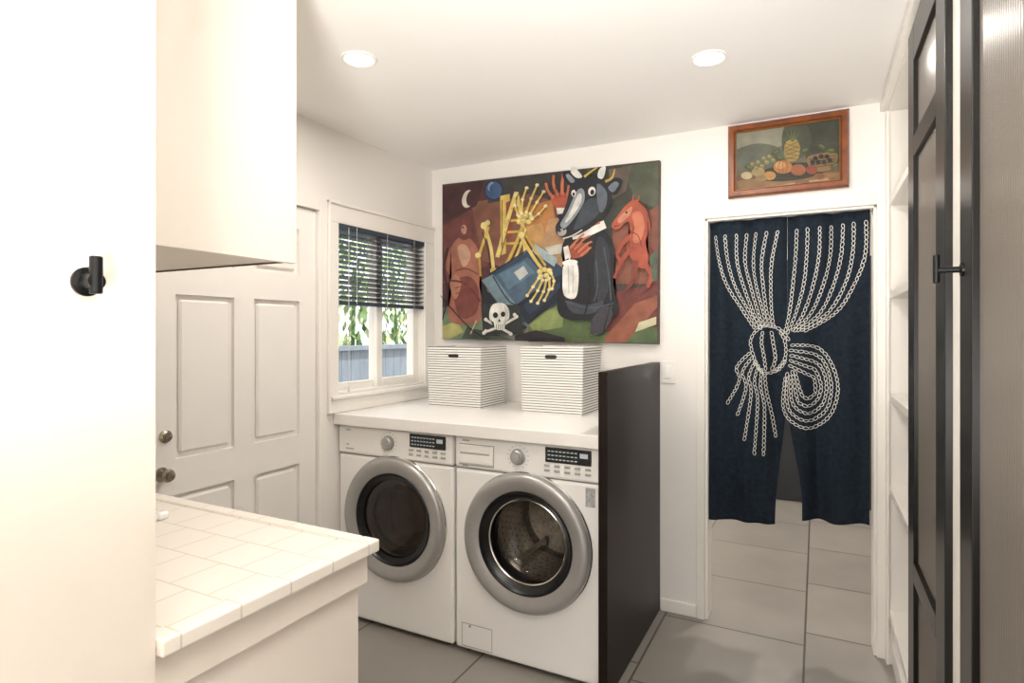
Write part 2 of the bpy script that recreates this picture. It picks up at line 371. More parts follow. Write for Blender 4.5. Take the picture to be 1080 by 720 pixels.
# ---------------------------------------------------------------- storage bins
def stripe_mat():
    m=bpy.data.materials.new('striped_canvas'); m.use_nodes=True; nt=m.node_tree; b=nt.nodes['Principled BSDF']
    g=nt.nodes.new('ShaderNodeNewGeometry'); sp=nt.nodes.new('ShaderNodeSeparateXYZ'); nt.links.new(g.outputs['Position'],sp.inputs[0])
    a=nt.nodes.new('ShaderNodeMath'); a.operation='MULTIPLY'; a.inputs[1].default_value=1/.0128
    f=nt.nodes.new('ShaderNodeMath'); f.operation='FRACT'; l=nt.nodes.new('ShaderNodeMath'); l.operation='LESS_THAN'; l.inputs[1].default_value=.3
    nt.links.new(sp.outputs['Z'],a.inputs[0]); nt.links.new(a.outputs[0],f.inputs[0]); nt.links.new(f.outputs[0],l.inputs[0])
    mx=nt.nodes.new('ShaderNodeMix'); mx.data_type='RGBA'; mx.inputs[6].default_value=rgb('#f3f0ea'); mx.inputs[7].default_value=rgb('#4a4a4c')
    nt.links.new(l.outputs[0],mx.inputs[0]); nt.links.new(mx.outputs[2],b.inputs['Base Color']); b.inputs['Roughness'].default_value=.8
    return m
STR=stripe_mat(); INS=mat('bin_lining','#e9e5de',.9,var=.03)
def bin_(x0,x1,y0,y1,z1):
    g=group('storage_bin',((x0+x1)/2,(y0+y1)/2,1.003)); z0=1.0035
    bm=bmesh.new(); t=.006; e=.006
    def ring(x0,x1,y0,y1,z): return [bm.verts.new(q) for q in ((x0,y0,z),(x1,y0,z),(x1,y1,z),(x0,y1,z))]
    A=ring(x0+e,x1-e,y0+e,y1-e,z0);B=ring(x0,x1,y0,y1,z1);C=ring(x0+t,x1-t,y0+t,y1-t,z1);D=ring(x0+e+t,x1-e-t,y0+e+t,y1-e-t,z0+.01)
    for P,Q,mi in ((A,B,0),(B,C,0),(C,D,1)):
        for i in range(4):
            f=bm.faces.new((P[i],P[(i+1)%4],Q[(i+1)%4],Q[i])); f.material_index=mi
    bm.faces.new(A).material_index=0; bm.faces.new(D).material_index=1
    finish(bm,'shell',[STR,INS],g,bevel=.002)
    cxm=(x0+x1)/2
    bm=bmesh.new(); n=12; vs=[]
    for i in range(n*2):
        a=2*math.pi*i/(2*n); dx=.022 if math.cos(a)>=0 else -.022
        vs.append((cxm+dx+.009*math.cos(a),y0-.001,z1-.047+.009*math.sin(a)))
    P=[bm.verts.new(v) for v in vs];Q=[bm.verts.new((v[0],v[1]+.006,v[2])) for v in vs]
    bm.faces.new(P)
    for i in range(2*n): bm.faces.new((P[i],P[(i+1)%(2*n)],Q[(i+1)%(2*n)],Q[i]))
    finish(bm,'handle_hole_plate',mat('hole_shade','#2a2420',.8,var=.1),g)  # dark plate for the handle hole, shade of the opening put into its colour
bin_(-1.858,-1.525,2.60,2.88,1.322)
bin_(-1.30,-.972,2.60,2.86,1.328)

# ---------------------------------------------------------------- wall art (measured off the wall, in wall coordinates)
_a=math.atan2(322,622)
def wallxz(px,py,Y=YB):
    u=(px-540)/622.; dx=-math.sin(_a)+u*math.cos(_a); dy=math.cos(_a)+u*math.sin(_a); t=Y/dy
    return t*dx, 1.4+t*(350-py)/622.
def paint(c):
    h=c.lstrip('#'); v=[int(h[i:i+2],16) for i in (0,2,4)]; g=sum(v)/3
    v=[int(min(255,(x*.70+g*.2+90*.05))) for x in v]; c2='#%02x%02x%02x'%tuple(v)
    return mat('paint_'+c[1:],c2,.6,var=.22,vscale=16,bump=.25,bscale=120)
def catmull(P,closed,k=6):
    n=len(P); out=[]
    rng=range(n) if closed else range(n-1)
    for i in rng:
        if closed: p0,p1,p2,p3=P[i-1],P[i],P[(i+1)%n],P[(i+2)%n]
        else: p0=P[max(i-1,0)];p1=P[i];p2=P[i+1];p3=P[min(i+2,n-1)]
        for j in range(k):
            t=j/k
            out.append(tuple(.5*((2*p1[d])+(-p0[d]+p2[d])*t+(2*p0[d]-5*p1[d]+4*p2[d]-p3[d])*t*t+(-p0[d]+3*p1[d]-3*p2[d]+p3[d])*t**3) for d in (0,1)))
    if not closed: out.append(tuple(P[-1]))
    return out
def art(name,shapes,y,parent,clip):
    bm=bmesh.new(); mats=[]; lay=0
    for s in shapes:
        kind,c,pts=s[0],s[1],s[2]
        if c not in mats: mats.append(c)
        mi=mats.index(c); yy=y-lay*.0001; lay+=1
        def P(p):
            X,Z=wallxz(*p); X=min(max(X,clip[0]),clip[1]); Z=min(max(Z,clip[2]),clip[3]); return bm.verts.new((X,yy,Z))
        if kind in('p','s','e'):
            if kind=='e':
                (ex,ey,rx,ry,rot)=pts; pp=[]
                for i in range(20):
                    a=2*math.pi*i/20; qx,qy=rx*math.cos(a),ry*math.sin(a); r=math.radians(rot)
                    pp.append((ex+qx*math.cos(r)-qy*math.sin(r),ey+qx*math.sin(r)+qy*math.cos(r)))
            elif kind=='s': pp=catmull(pts,True,5)
            else: pp=pts
            f=bm.faces.new([P(p) for p in pp]); f.material_index=mi
            bmesh.ops.triangulate(bm,faces=[f])
        else:
            w=s[3]; pp=catmull(pts,False,5) if len(pts)>2 else pts
            L=[];Rr=[]
            for i,p in enumerate(pp):
                a=pp[max(i-1,0)];b=pp[min(i+1,len(pp)-1)]; dx,dy=b[0]-a[0],b[1]-a[1]; q=math.hypot(dx,dy) or 1
                ww=w/2*(1 if len(s)<5 else 1+(s[4]-1)*i/(len(pp)-1))
                L.append(P((p[0]-dy/q*ww,p[1]+dx/q*ww)));Rr.append(P((p[0]+dy/q*ww,p[1]-dx/q*ww)))
            for i in range(len(pp)-1):
                f=bm.faces.new((L[i],L[i+1],Rr[i+1],Rr[i])); f.material_index=mi
    for f in bm.faces:
        f.normal_update()
        if f.normal.y>0: f.normal_flip()
    me=bpy.data.meshes.new(name); bm.to_mesh(me); bm.free()
    for c in mats: me.materials.append(paint(c))
    ob=bpy.data.objects.new(name,me); link(ob,parent); return ob

pg=group('large_painting',(-1.355,YB,1.81))
c4=[(-2.001,1.358),(-.706,1.338),(-.700,2.258),(-2.001,2.286)]
bm=bmesh.new(); A=[bm.verts.new((x,YB-.035,z)) for x,z in c4];B=[bm.verts.new((x,YB-.001,z)) for x,z in c4]
bm.faces.new(A);bm.faces.new(B)
for i in range(4): bm.faces.new((A[i],A[(i+1)%4],B[(i+1)%4],B[i]))
finish(bm,'canvas',paint('#4a3a34'),pg)
S=[]
def p(c,*pts): S.append(('p',c,list(pts)))
def sm(c,*pts): S.append(('s',c,list(pts)))
def el(c,x,y,rx,ry=None,rot=0): S.append(('e',c,(x,y,rx,ry or rx,rot)))
def ln(c,w,*pts,taper=1): S.append(('l',c,list(pts),w,taper))
p('#5a2a2c',(470,196),(545,188),(540,250),(520,300),(470,330))
p('#7a3a34',(470,240),(500,222),(520,240),(518,280),(470,300))
p('#8c5038',(500,215),(560,204),(590,215),(590,262),(540,285),(512,275))
p('#c77a34',(548,222),(585,212),(590,240),(580,262),(560,262))
p('#d59a4c',(556,240),(574,236),(580,258),(566,264))
p('#4b2428',(470,196),(514,192),(506,218),(486,228),(470,236))
p('#3d3a36',(514,191),(600,182),(602,205),(560,206),(518,216))
p('#3a3d33',(600,182),(697,171),(697,240),(650,250),(600,225))
p('#4f5640',(658,177),(697,172),(697,222),(672,212))
p('#6a5a4a',(644,180),(668,177),(662,203),(648,212))
p('#8f4a34',(648,244),(697,218),(696,300),(650,300))
p('#c9925e',(582,232),(598,230),(600,296),(588,296),(572,262))
p('#74786e',(470,325),(530,300),(600,320),(640,363),(470,357))
p('#59703c',(560,345),(600,325),(660,330),(695,340),(695,363),(560,360))
p('#8fa052',(578,302),(598,310),(596,345),(566,350),(558,338))
p('#6f8a5c',(470,332),(508,322),(514,345),(496,357),(470,357))
p('#b9b25c',(470,344),(486,338),(492,350),(478,357),(470,357))
p('#3c4a3a',(496,345),(520,350),(545,358),(490,357))
p('#7b3128',(652,308),(696,300),(695,345),(640,350),(628,335))
p('#a35437',(640,356),(672,320),(695,312),(695,324),(662,362),(640,362))
p('#d8d0a0',(676,340),(694,334),(694,342),(672,350)); p('#4f6a3c',(664,363),(690,344),(695,363))
el('#1c2b4a',524,202,10.5,11); el('#33588c',524,202,8.5,9.2); el('#7fa4c4',521,198,3,5,20); el('#33588c',523,199.5,3,5,20)
el('#e8dfc8',497,211,6,9.5,15); el('#4b2428',500.5,210,5,8.5,15)
sm('#b5654a',(479,262),(490,250),(503,256),(511,275),(509,300),(512,322),(508,340),(482,341),(476,325),(481,300),(474,282))
sm('#8c3f33',(482,300),(498,292),(508,305),(506,330),(488,334))
sm('#d19a77',(486,262),(495,259),(500,272),(492,282)); sm('#c97e5c',(478,300),(484,290),(490,300),(484,316))
ln('#7a2f2a',2.2,(478,296),(495,300),(510,318)); ln('#7a2f2a',1.2,(484,286),(496,284),(508,290))
for k in range(4): ln('#8c3f33',1,(484,304+k*6),(496,302+k*6),(508,308+k*6))
sm('#7c3a36',(486,240),(492,232),(500,236),(502,248),(494,254),(487,250)); el('#c98a6a',493,243,3,5,0); el('#2a1516',492,241,1,1)
ln('#3a2226',1.6,(476,262),(472,284),(476,312),(470,338)); ln('#d8b08c',1.4,(506,338),(500,352))
# yellow A-frame ladder
p('#e6c14a',(531,208),(541,206),(541,213),(537,215),(537,268),(532,270))
p('#9c3d22',(537,216),(542,215),(544,250),(538,254))
ln('#ecd068',4.2,(548,204),(538,236),(528,272)); ln('#ecd068',4,(548,204),(554,236),(558,272))
for yy in (222,234,246,258): ln('#e0ad31',2.6,(548-(yy-204)*.3,yy),(548+(yy-204)*.16,yy-1))
ln('#7c4a1c',.9,(550,206),(541,236),(531,272)); ln('#7c4a1c',.8,(533,212),(533,264))
ln('#ecd068',3.4,(515,240),(521,260),(524,284)); el('#f2dc7c',514,239,3.4,3.8); el('#f2dc7c',518,236,2.6,2.8); el('#e0bb45',524,286,3.6,3.2)
ln('#e0bb45',3,(509,270),(519,240)); el('#f2dc7c',508,270,3.2,3); ln('#1e1a20',.9,(512,246),(518,262),(521,284)); ln('#d8a82e',2,(511,292),(509,272))
# raised skeletal arm and hand
ln('#e0b23a',3.2,(534,286),(546,262),(554,240)); ln('#ecd068',2.4,(540,288),(551,264),(558,242)); ln('#5a3218',.8,(537,286),(549,262),(556,242))
for (x,y) in ((551,235),(556,234),(561,235),(552,230),(558,229),(564,231)): el('#ecc95a',x,y,3,2.8); el('#f5e29a',x-.6,y-.7,1.3,1.2)
for q in (((550,228),(547,218),(547,208)),((554,226),(555,212),(559,200)),((559,225),(564,211),(570,197)),((563,227),(570,215),(577,204)),((565,232),(572,227),(579,219))):
    ln('#ecc650',2.5,*q,taper=.75)
    for m_ in q: el('#f5e29a',m_[0],m_[1],2,1.8)
    ln('#8a5a1e',.6,(q[0][0]+1.3,q[0][1]),(q[1][0]+1.3,q[1][1]),(q[2][0]+1,q[2][1]))
# blue casket planes
p('#27405e',(520,290),(566,262),(604,288),(590,322),(545,346),(520,318))
p('#44617a',(524,292),(560,272),(582,296),(548,322))
p('#567a92',(530,290),(557,276),(568,288),(540,306))
p('#17263c',(548,322),(582,296),(604,286),(600,312),(560,342))
p('#23354e',(556,322),(584,302),(598,296),(592,310),(562,332))
p('#6f8c9a',(512,296),(524,290),(550,324),(538,332))
p('#1b1e28',(512,300),(538,332),(560,345),(548,352),(512,330))
p('#9fb4b4',(568,258),(592,274),(588,282),(564,266)); p('#c9c4b2',(578,262),(596,258),(597,268),(584,270))
p('#bfc2ba',(546,288),(556,281),(561,289),(552,296))
ln('#101520',1.2,(524,292),(548,322),(582,296)); ln('#101520',1.2,(520,290),(564,262))
ln('#ecc650',3.4,(553,250),(565,270),(575,284)); ln('#e0ad31',2.6,(558,248),(569,266),(579,281)); ln('#5a3218',.8,(556,250),(567,268),(577,283))
for (x,y) in ((573,287),(578,285),(583,286),(574,292),(580,291)): el('#ecc95a',x,y,3,2.7); el('#f5e29a',x-.5,y-.6,1.3,1.1)
for q in (((572,294),(566,303),(560,312)),((576,296),(571,307),(564,318)),((580,296),(577,308),(571,320)),((583,294),(583,306),(578,317)),((585,289),(588,297),(586,305))):
    ln('#ecc650',2.4,*q,taper=.75)
    for m_ in q: el('#f5e29a',m_[0],m_[1],1.8,1.7)
el('#f2dc7c',554,249,3.4,3.2)
# skull with crossed bones
p('#2b2f2e',(512,321),(552,322),(556,352),(514,352))
ln('#e8e2d2',2.6,(516,350),(532,344),(548,335)); ln('#e8e2d2',2.6,(518,338),(542,351)); 
for m_ in ((515,351),(549,334),(517,337),(543,352),(517,349),(547,332)): el('#e8e2d2',m_[0],m_[1],1.9,1.9)
sm('#f0ece0',(521,328),(525,321),(535,320),(541,327),(541,336),(537,339),(536,347),(527,347),(525,340),(521,337))
sm('#cfc9ba',(536,322),(541,328),(540,337),(537,338),(537,328))
el('#1a1a1c',527,332.5,2.7,3); el('#1a1a1c',535,331.5,2.4,2.8); p('#1a1a1c',(531,336),(529.6,339.5),(532.8,339.3))
for i in range(4): ln('#1a1a1c',.6,(528+i*2.2,342),(528+i*2.2,347))
# bull-headed robed figure
sm('#16181e',(602,250),(622,236),(642,246),(652,268),(650,300),(655,330),(630,338),(596,334),(592,312),(600,290),(596,268))
sm('#2b3039',(634,252),(645,262),(646,300),(636,322),(630,290))
sm('#3a414d',(602,318),(622,322),(640,318),(630,330),(608,330))
ln('#4a5260',1.6,(600,318),(625,325),(650,320)); ln('#4a5260',1.2,(640,262),(646,296),(648,326)); ln('#0a0b0e',1.6,(622,280),(626,305),(620,334)); ln('#4a5260',1,(632,276),(634,300),(630,318))
p('#efe9dc',(606,246),(622,242),(640,234),(643,242),(624,251),(608,254))
ln('#c94b1f',2.6,(628,239),(636,236))
sm('#f1ede3',(599,280),(611,277),(614,292),(611,314),(599,312),(597,294))
ln('#c9c3b6',1.1,(603,280),(604,310)); ln('#c9c3b6',.9,(608,280),(608,310)); el('#f5f2ea',605,278,8,3.2,-5); ln('#e9e4d6',1.6,(606,262),(604,278))
sm('#b8492a',(602,266),(611,259),(622,258),(625,265),(617,272),(606,273))
for q in (((605,263),(614,253),(620,248)),((609,264),(619,254),(626,250)),((613,267),(622,259),(628,256)),((616,271),(623,265),(627,262))): ln('#dd7043',2.6,*q,taper=.7)
for q in (((607,265),(617,255)),((611,267),(621,258)),((614,270),(623,263))): ln('#5a1d16',.7,*q)
p('#e9e2d2',(598,262),(603,260),(606,272),(600,275))
sm('#c0492a',(585,212),(591,206),(602,206),(605,215),(600,222),(591,222))
for q in (((588,211),(582,203),(580,195)),((592,208),(588,197),(588,187)),((597,207),(597,196),(598,186)),((601,209),(604,199),(607,190)),((604,214),(609,208),(611,203))): ln('#d9663b',3.4,*q,taper=.75)
for q in (((590,211),(590,199)),((595,210),(594,198)),((600,210),(602,200))): ln('#5a1d16',.7,*q)
p('#e9e2d2',(591,221),(601,221),(602,226),(592,228)); p('#16181e',(592,228),(602,226),(612,244),(600,254))
# bull head: broad skull, long muzzle with pale blaze
sm('#1c1f26',(606,196),(614,188),(632,187),(645,195),(649,208),(645,222),(634,236),(620,246),(604,252),(593,250),(590,241),(596,230),(602,214))
sm('#8b939c',(612,204),(619,202),(620,214),(611,230),(600,242),(595,238),(602,226))
sm('#d9d6cb',(613,208),(617,207),(616,217),(606,232),(600,236),(607,222))
sm('#39414d',(622,214),(634,212),(638,222),(626,236),(610,244),(612,234))
sm('#5a6472',(634,196),(643,204),(643,218),(637,226),(633,210))
sm('#1c1f26',(606,199),(598,190),(599,183),(608,186),(613,196)); sm('#8a93a0',(606,195),(601,188),(604,186),(610,193))
sm('#1c1f26',(642,199),(652,190),(660,194),(652,208)); sm('#717c8a',(645,200),(652,194),(656,197),(650,205))
el('#ece6d6',628,204,3.8,4.8,10); el('#15171c',628.4,205,2.1,2.8,10); el('#ece6d6',609,206,2.4,3.6,0); el('#15171c',609,207,1.3,2)
sm('#eceadf',(612,190),(606,184),(608,178),(614,183),(618,189)); sm('#eceadf',(634,189),(636,181),(642,178),(642,184),(639,191))
ln('#d9a83a',3,(642,194),(649,190),(652,181),taper=.4); ln('#e9c33e',2.6,(620,189),(628,183),(634,179),taper=.4)
el('#a9a69e',597,246.5,5,3.8,-30); ln('#e8e2d2',1.3,(598,253),(608,250),(618,244)); el('#0c0d10',594.5,245,1.4,1.2); el('#0c0d10',599,243.5,1.2,1)
# rearing red horse
sm('#b8462b',(668,222),(679,217),(687,226),(689,240),(684,256),(687,274),(682,284),(674,280),(668,272),(664,262),(668,248),(666,236))
sm('#c4502c',(649,238),(656,228),(664,218),(672,213),(679,216),(680,228),(672,236),(664,236),(656,243),(650,243))
sm('#d9714a',(670,228),(679,226),(683,240),(678,256),(671,256),(672,242)); sm('#dd8660',(655,233),(664,224),(670,220),(668,228),(658,237))
ln('#b8462b',6,(670,250),(660,258),(654,270),taper=.6); ln('#b8462b',3.6,(654,270),(660,280),taper=.8)
ln('#a83f26',6,(672,262),(662,272),(656,284),taper=.6); ln('#a83f26',3.6,(656,284),(651,294),taper=.8)
ln('#b8462b',7,(680,276),(690,290),(686,304),taper=.5); ln('#8f3522',6,(674,276),(672,294),(664,306),taper=.5)
ln('#5a1d16',2.4,(677,214),(686,224),(690,242),taper=.5); ln('#c4502c',2.2,(671,215),(671,208),taper=.4); ln('#c4502c',2,(676,214),(678,208),taper=.4)
el('#1a1014',664,226,1.2,1.2); ln('#5a1d16',.8,(651,241),(657,239)); ln('#7c2a20',1,(668,246),(676,250),(680,262)); ln('#7c2a20',4,(688,262),(694,276),(692,296),taper=.4)
p('#55624c',(688,272),(697,264),(697,296),(691,298))
sm('#3e3a44',(628,338),(642,322),(650,332),(640,350),(628,352))
p('#241c20',(548,354),(570,348),(600,356),(600,361),(548,359))
ln('#1a1416',1.1,(470,312),(500,345),(520,358)); ln('#1a1416',1,(596,304),(562,342)); ln('#1a1416',1.1,(652,306),(640,350))
art('painted_scene',S,YB-.0352,pg,(-1.999,-.705,1.345,2.275))

fg=group('framed_still_life',(-.13,YB,2.2))
FRM=mat('frame_wood','#7d4019',.35,var=.3,vscale=20,bump=.15,bscale=50,coat=.3)
FRG=mat('frame_liner','#8d5f2e',.4,var=.2,vscale=30)
x0,x1,z0,z1=-.378,.124,2.036,2.378; t=.034
def mitre(name,x0,x1,z0,z1,t,y0,y1,y2,m):
    bm=bmesh.new()
    def rg(d,y): return [bm.verts.new(q) for q in ((x0+d,y,z0+d),(x1-d,y,z0+d),(x1-d,y,z1-d),(x0+d,y,z1-d))]
    R_=[rg(0,YB-.001),rg(0,y0),rg(t*.25,y1),rg(t*.8,y1),rg(t,y2),rg(t,YB-.001)]
    for A,B in zip(R_,R_[1:]):
        for i in range(4): bm.faces.new((A[i],A[(i+1)%4],B[(i+1)%4],B[i]))
    return finish(bm,name,m,fg)
mitre('frame',x0,x1,z0,z1,t,YB-.02,YB-.034,YB-.022,FRM)
mitre('liner',x0+t*.9,x1-t*.9,z0+t*.9,z1-t*.9,.007,YB-.022,YB-.022,YB-.017,FRG)
box('board',(x0+.02,YB-.012,z0+.02),(x1-.02,YB-.002,z1-.02),paint('#5f5e44'),fg)
S=[]
p('#6b6a56',(774,138),(888,122),(888,160),(774,168)); sm('#8d8a72',(778,142),(808,136),(834,136),(830,152),(800,160),(778,158))
sm('#5b5f4c',(776,160),(800,152),(824,158),(822,172),(790,178),(776,174)); p('#3c3f2c',(846,129),(888,123),(888,174),(850,168)); sm('#4c4f38',(828,134),(848,130),(856,150),(844,168),(826,160))
p('#6c472c',(774,186),(888,172),(888,196),(774,208)); p('#8a6238',(774,192),(840,184),(888,182),(888,190),(780,203))
p('#b08a60',(814,197),(872,188),(876,193),(812,202))
el('#35311f',836,182,38,9,-7)
sm('#8c6a34',(852,166),(882,162),(878,178),(858,181)); 
for k in range(4): ln('#5a4020',.8,(853+k*.8,169+k*3),(881-k*.6,165+k*3))
sm('#a8893c',(830,150),(840,148),(844,158),(840,170),(830,170),(827,160))
for k in range(4): ln('#6b5424',.6,(828,152+k*5),(843,157+k*4)); ln('#6b5424',.6,(842,150+k*5),(828,157+k*4))
for q in ((829,140),(834,137),(839,138),(843,141)): ln('#5a6a34',2,(836,150),q,taper=.3)
el('#b8702e',826,177,10,7); el('#cf8d48',823,175,5.5,4); el('#a5582a',842,180,8,6); el('#c08038',812,186,6.5,4.6); el('#8f3a24',856,180,6,4.6)
for k in (-5,0,5): ln('#8a4c1e',.6,(826+k*.5,170.5),(826+k,177),(826+k*.5,183.5))
el('#a88c50',800,182,7,4.8); el('#b39c6c',788,186,6,4); el('#94753a',803,189,6,3.4)
for (x,y) in ((800,172),(806,168),(812,166),(804,176),(798,178),(816,170),(794,174),(809,172)): el('#877a3c',x,y,2.5,2.3); el('#a99c62',x-.6,y-.7,.9,.8)
for (x,y) in ((860,168),(866,166),(872,166),(863,172),(869,172),(875,170),(857,172)): el('#2a1f22',x,y,2.5,2.4)
for (x,y,r) in ((848,160,-15),(866,156,30),(876,160,0),(818,162,-30),(790,178,20),(880,176,-20),(822,168,10)): el('#4a5328',x,y,5,2.4,r); el('#677236',x+1,y-.8,3,1.2,r)
el('#8a4a28',864,187,6,3); el('#94652f',876,186,4.6,3); el('#7c5230',846,193,8,2.4)
art('painted_still_life',S,YB-.0125,fg,(x0+t,x1-t,z0+t,z1-t))

sw=group('light_switch',(-.665,YB,1.2))
box('plate',(-.699,YB-.006,1.142),(-.628,YB,1.255),TRIM,sw,bevel=.004,seg=3)
box('rocker',(-.68,YB-.0095,1.166),(-.648,YB-.003,1.232),ENAM,sw,bevel=.002)

# ---------------------------------------------------------------- noren curtain
cg=group('doorway_curtain',(-.13,3.02,1.95))
LIN=mat('navy_linen','#212a34',.9,var=.22,vscale=50,bump=.5,bscale=220,spec=.15)
def fold(x,z):
    k=min(1,max(0,(1.95-z)/.5)); lo=min(1,max(0,(1.35-z)/.7))
    return 3.034+.015*math.sin(34*x+1.2*math.sin(z*2.1))*(.5+.5*k)+.008*math.sin(71*x+z*1.7)*(1-.4*k)+.010*lo*math.sin(47*x+2.2*z)
def lerp(a,b,t): return a+(b-a)*t
def sst(t): t=min(1,max(0,t)); return t*t*(3-2*t)
def panel(name,el_,er_,hem):
    bm=bmesh.new(); NX,NZ=90,90; G=[]
    for j in range(NZ+1):
        row=[]
        for i in range(NX+1):
            s=i/NX; zt=1.942; zb=hem(s); z=lerp(zt,zb,j/NZ); x=lerp(el_(z),er_(z),s)
            row.append(bm.verts.new((x,fold(x,z),z)))
        G.append(row)
    for j in range(NZ):
        for i in range(NX): bm.faces.new((G[j][i],G[j][i+1],G[j+1][i+1],G[j+1][i]))
    ob=finish(bm,name,LIN,cg,smooth=True)
    sd=ob.modifiers.new('s','SOLIDIFY'); sd.thickness=.0018
panel('left_panel',lambda z:-.472,lambda z:-.126-.052*sst((1.15-z)/.65),lambda s:.482+.012*s)
panel('right_panel',lambda z:-.124+.062*sst((1.1-z)/.5),lambda z:.205,lambda s:.535+.01*s+.004*math.sin(9*s))
rod('curtain_rod',(-.474,3.072,1.930),(.216,3.072,1.930),.006,TRIM,cg)
ROPE=mat('printed_white_dye','#d6d5cf',.85,var=.12,vscale=60)
strands=[]
for k in range(7):
    f=k/6
    strands.append([(754+k*11,246-k*.9),(lerp(758,813,f),275),(lerp(768,813,f),302),(lerp(784,814,f),328),(lerp(796,816,f),346)])
for k in range(7):
    f=k/6
    strands.append([(840+k*12.2,239-k*1.5),(lerp(839,912,f),268),(lerp(836,901,f),300),(lerp(832,880,f),330),(lerp(828,846,f),350)])
for k in range(4):
    f=k/3; strands.append([(lerp(798,820,f),347),(lerp(792,827,f),360),(lerp(795,828,f),378),(lerp(803,818,f),390)])
strands.append([(794,352),(804,344),(820,346),(831,358)]); strands.append([(794,380),(806,393),(820,390),(830,378)])
for k,(ex,ey) in enumerate(((767,425),(776,440),(785,466),(795,480),(806,482),(818,463))):
    f=k/5; strands.append([(lerp(792,806,f),370+k*4),(lerp(776,808,f),lerp(387,412,f)),(lerp(779,813,f),lerp(402,437,f)),(ex,ey)])
for k in range(5):
    r=1-k*.18; cx_,cy_=852,408
    pts=[(830,364+k*5)]
    for a in (-75,-40,0,40,80,120,150):
        pts.append((cx_+31*r*math.cos(math.radians(a)),cy_+44*r*math.sin(math.radians(a))))
    pts.append((lerp(828,838,k/4),lerp(396,392,k/4)))
    strands.append(pts)
bm=bmesh.new()
def addlink(x,z,ang,ro,asp,th):
    n=10; V=[]
    for ring in (1,th):
        row=[]
        for i in range(n):
            a=2*math.pi*i/n; lx=ro*math.cos(a); lz=ro*asp*math.sin(a)
            if ring!=1:
                lx=(ro-th)*math.cos(a); lz=(ro*asp-th)*math.sin(a)
            X=x+lx*math.cos(ang)-lz*math.sin(ang); Z=z+lx*math.sin(ang)+lz*math.cos(ang)
            row.append(bm.verts.new((X,fold(X,Z)-.0030,Z)))
        V.append(row)
    for i in range(n):
        j=(i+1)%n; bm.faces.new((V[0][i],V[0][j],V[1][j],V[1][i]))
for si,st in enumerate(strands):
    st=[(a+random.uniform(-.9,.9),b) for a,b in st]
    pw=[wallxz(a,b,3.02) for a,b in st]; cu=catmull(pw,False,14); acc=0; step=.0208
    for a,b in zip(cu,cu[1:]):
        L=math.dist(a,b)
        while acc+L>=step:
            t=(step-acc)/L; a=(lerp(a[0],b[0],t),lerp(a[1],b[1],t)); L=math.dist(a,b); acc=0
            j=random.uniform(-.25,.25)
            addlink(a[0],a[1],(math.atan2(b[1]-a[1],b[0]-a[0]) if L>1e-6 else -1.57)+j,.0124*random.uniform(.9,1.08),.62,.0029)
        acc+=L
finish(bm,'rope_print',ROPE,cg)

box('hall_dark_block',(-.6,5.4,.0),(.9,5.88,2.0),mat('hall_block_dark','#2a2c30',.5,var=.1),bevel=.01)  # stand-in block, added so the gap between the curtain panels shows dark

# ---------------------------------------------------------------- built-in cabinetry on the right
cb=group('built_in_cabinet',(.5,1.9,0))
RW=TRIM
D1A,D1B,D2B=1.585,2.17,1.43
boxes('carcass',[((XR,2.94,0),(.79,2.988,2.33)),((XR,D1B,0),(.79,D1B+.05,2.33)),((.77,.5,0),(.79,2.94,2.33)),((XR-.008,D2B+.002,0),(.79,D1A-.002,2.33)),
  ((XR+.01,.5,0),(.79,2.94,.09)),((XR-.004,.5,2.33),(.79,2.988,2.388)),((XR,.5,0),(.79,.55,2.33))],RW,cb,bevel=.002)
boxes('shelves',[((XR,D1B+.05,z),(.77,2.94,z+.03)) for z in (.2,.72,1.11,1.54,1.93)],RW,cb,bevel=.002)
boxes('face_frame',[((XR-.012,2.93,0),(XR,2.988,2.33)),((XR-.012,D1B+.003,0),(XR,D1B+.05,2.33))],RW,cb,bevel=.002)
boxes('crown',[((XR-.03,.5,2.345),(XR,2.988,2.388))],RW,cb,bevel=.006)
def reed_mat():
    m=bpy.data.materials.new('reeded_glass'); m.use_nodes=True; nt=m.node_tree; b=nt.nodes['Principled BSDF']
    b.inputs['Roughness'].default_value=.2; b.inputs['Specular IOR Level'].default_value=.85
    n=nt.nodes.new('ShaderNodeTexNoise'); n.inputs['Scale'].default_value=1.2
    g=nt.nodes.new('ShaderNodeNewGeometry'); nt.links.new(g.outputs['Position'],n.inputs['Vector'])
    r=nt.nodes.new('ShaderNodeValToRGB'); r.color_ramp.elements[0].color=rgb('#4a423b'); r.color_ramp.elements[1].color=rgb('#7f7972')
    nt.links.new(n.outputs['Fac'],r.inputs['Fac']); nt.links.new(r.outputs['Color'],b.inputs['Base Color'])
    return m
REED=reed_mat()
def reeded(name,y0,y1,z0,z1,x,parent,pitch=.012):
    bm=bmesh.new(); n=int((y1-y0)/pitch); rows=[]
    seg=6
    for i in range(n*seg+1):
        y=y0+(y1-y0)*i/(n*seg); ph=(i%seg)/seg; xx=x-.0022*math.sin(math.pi*ph)
        rows.append((bm.verts.new((xx,y,z0)),bm.verts.new((xx,y,z1))))
    for a,b in zip(rows,rows[1:]): bm.faces.new((a[0],b[0],b[1],a[1]))
    return finish(bm,name,REED,parent,smooth=True)
FRB=mat('cabinet_frame_black','#0f0d0b',.3,.1,var=.2)
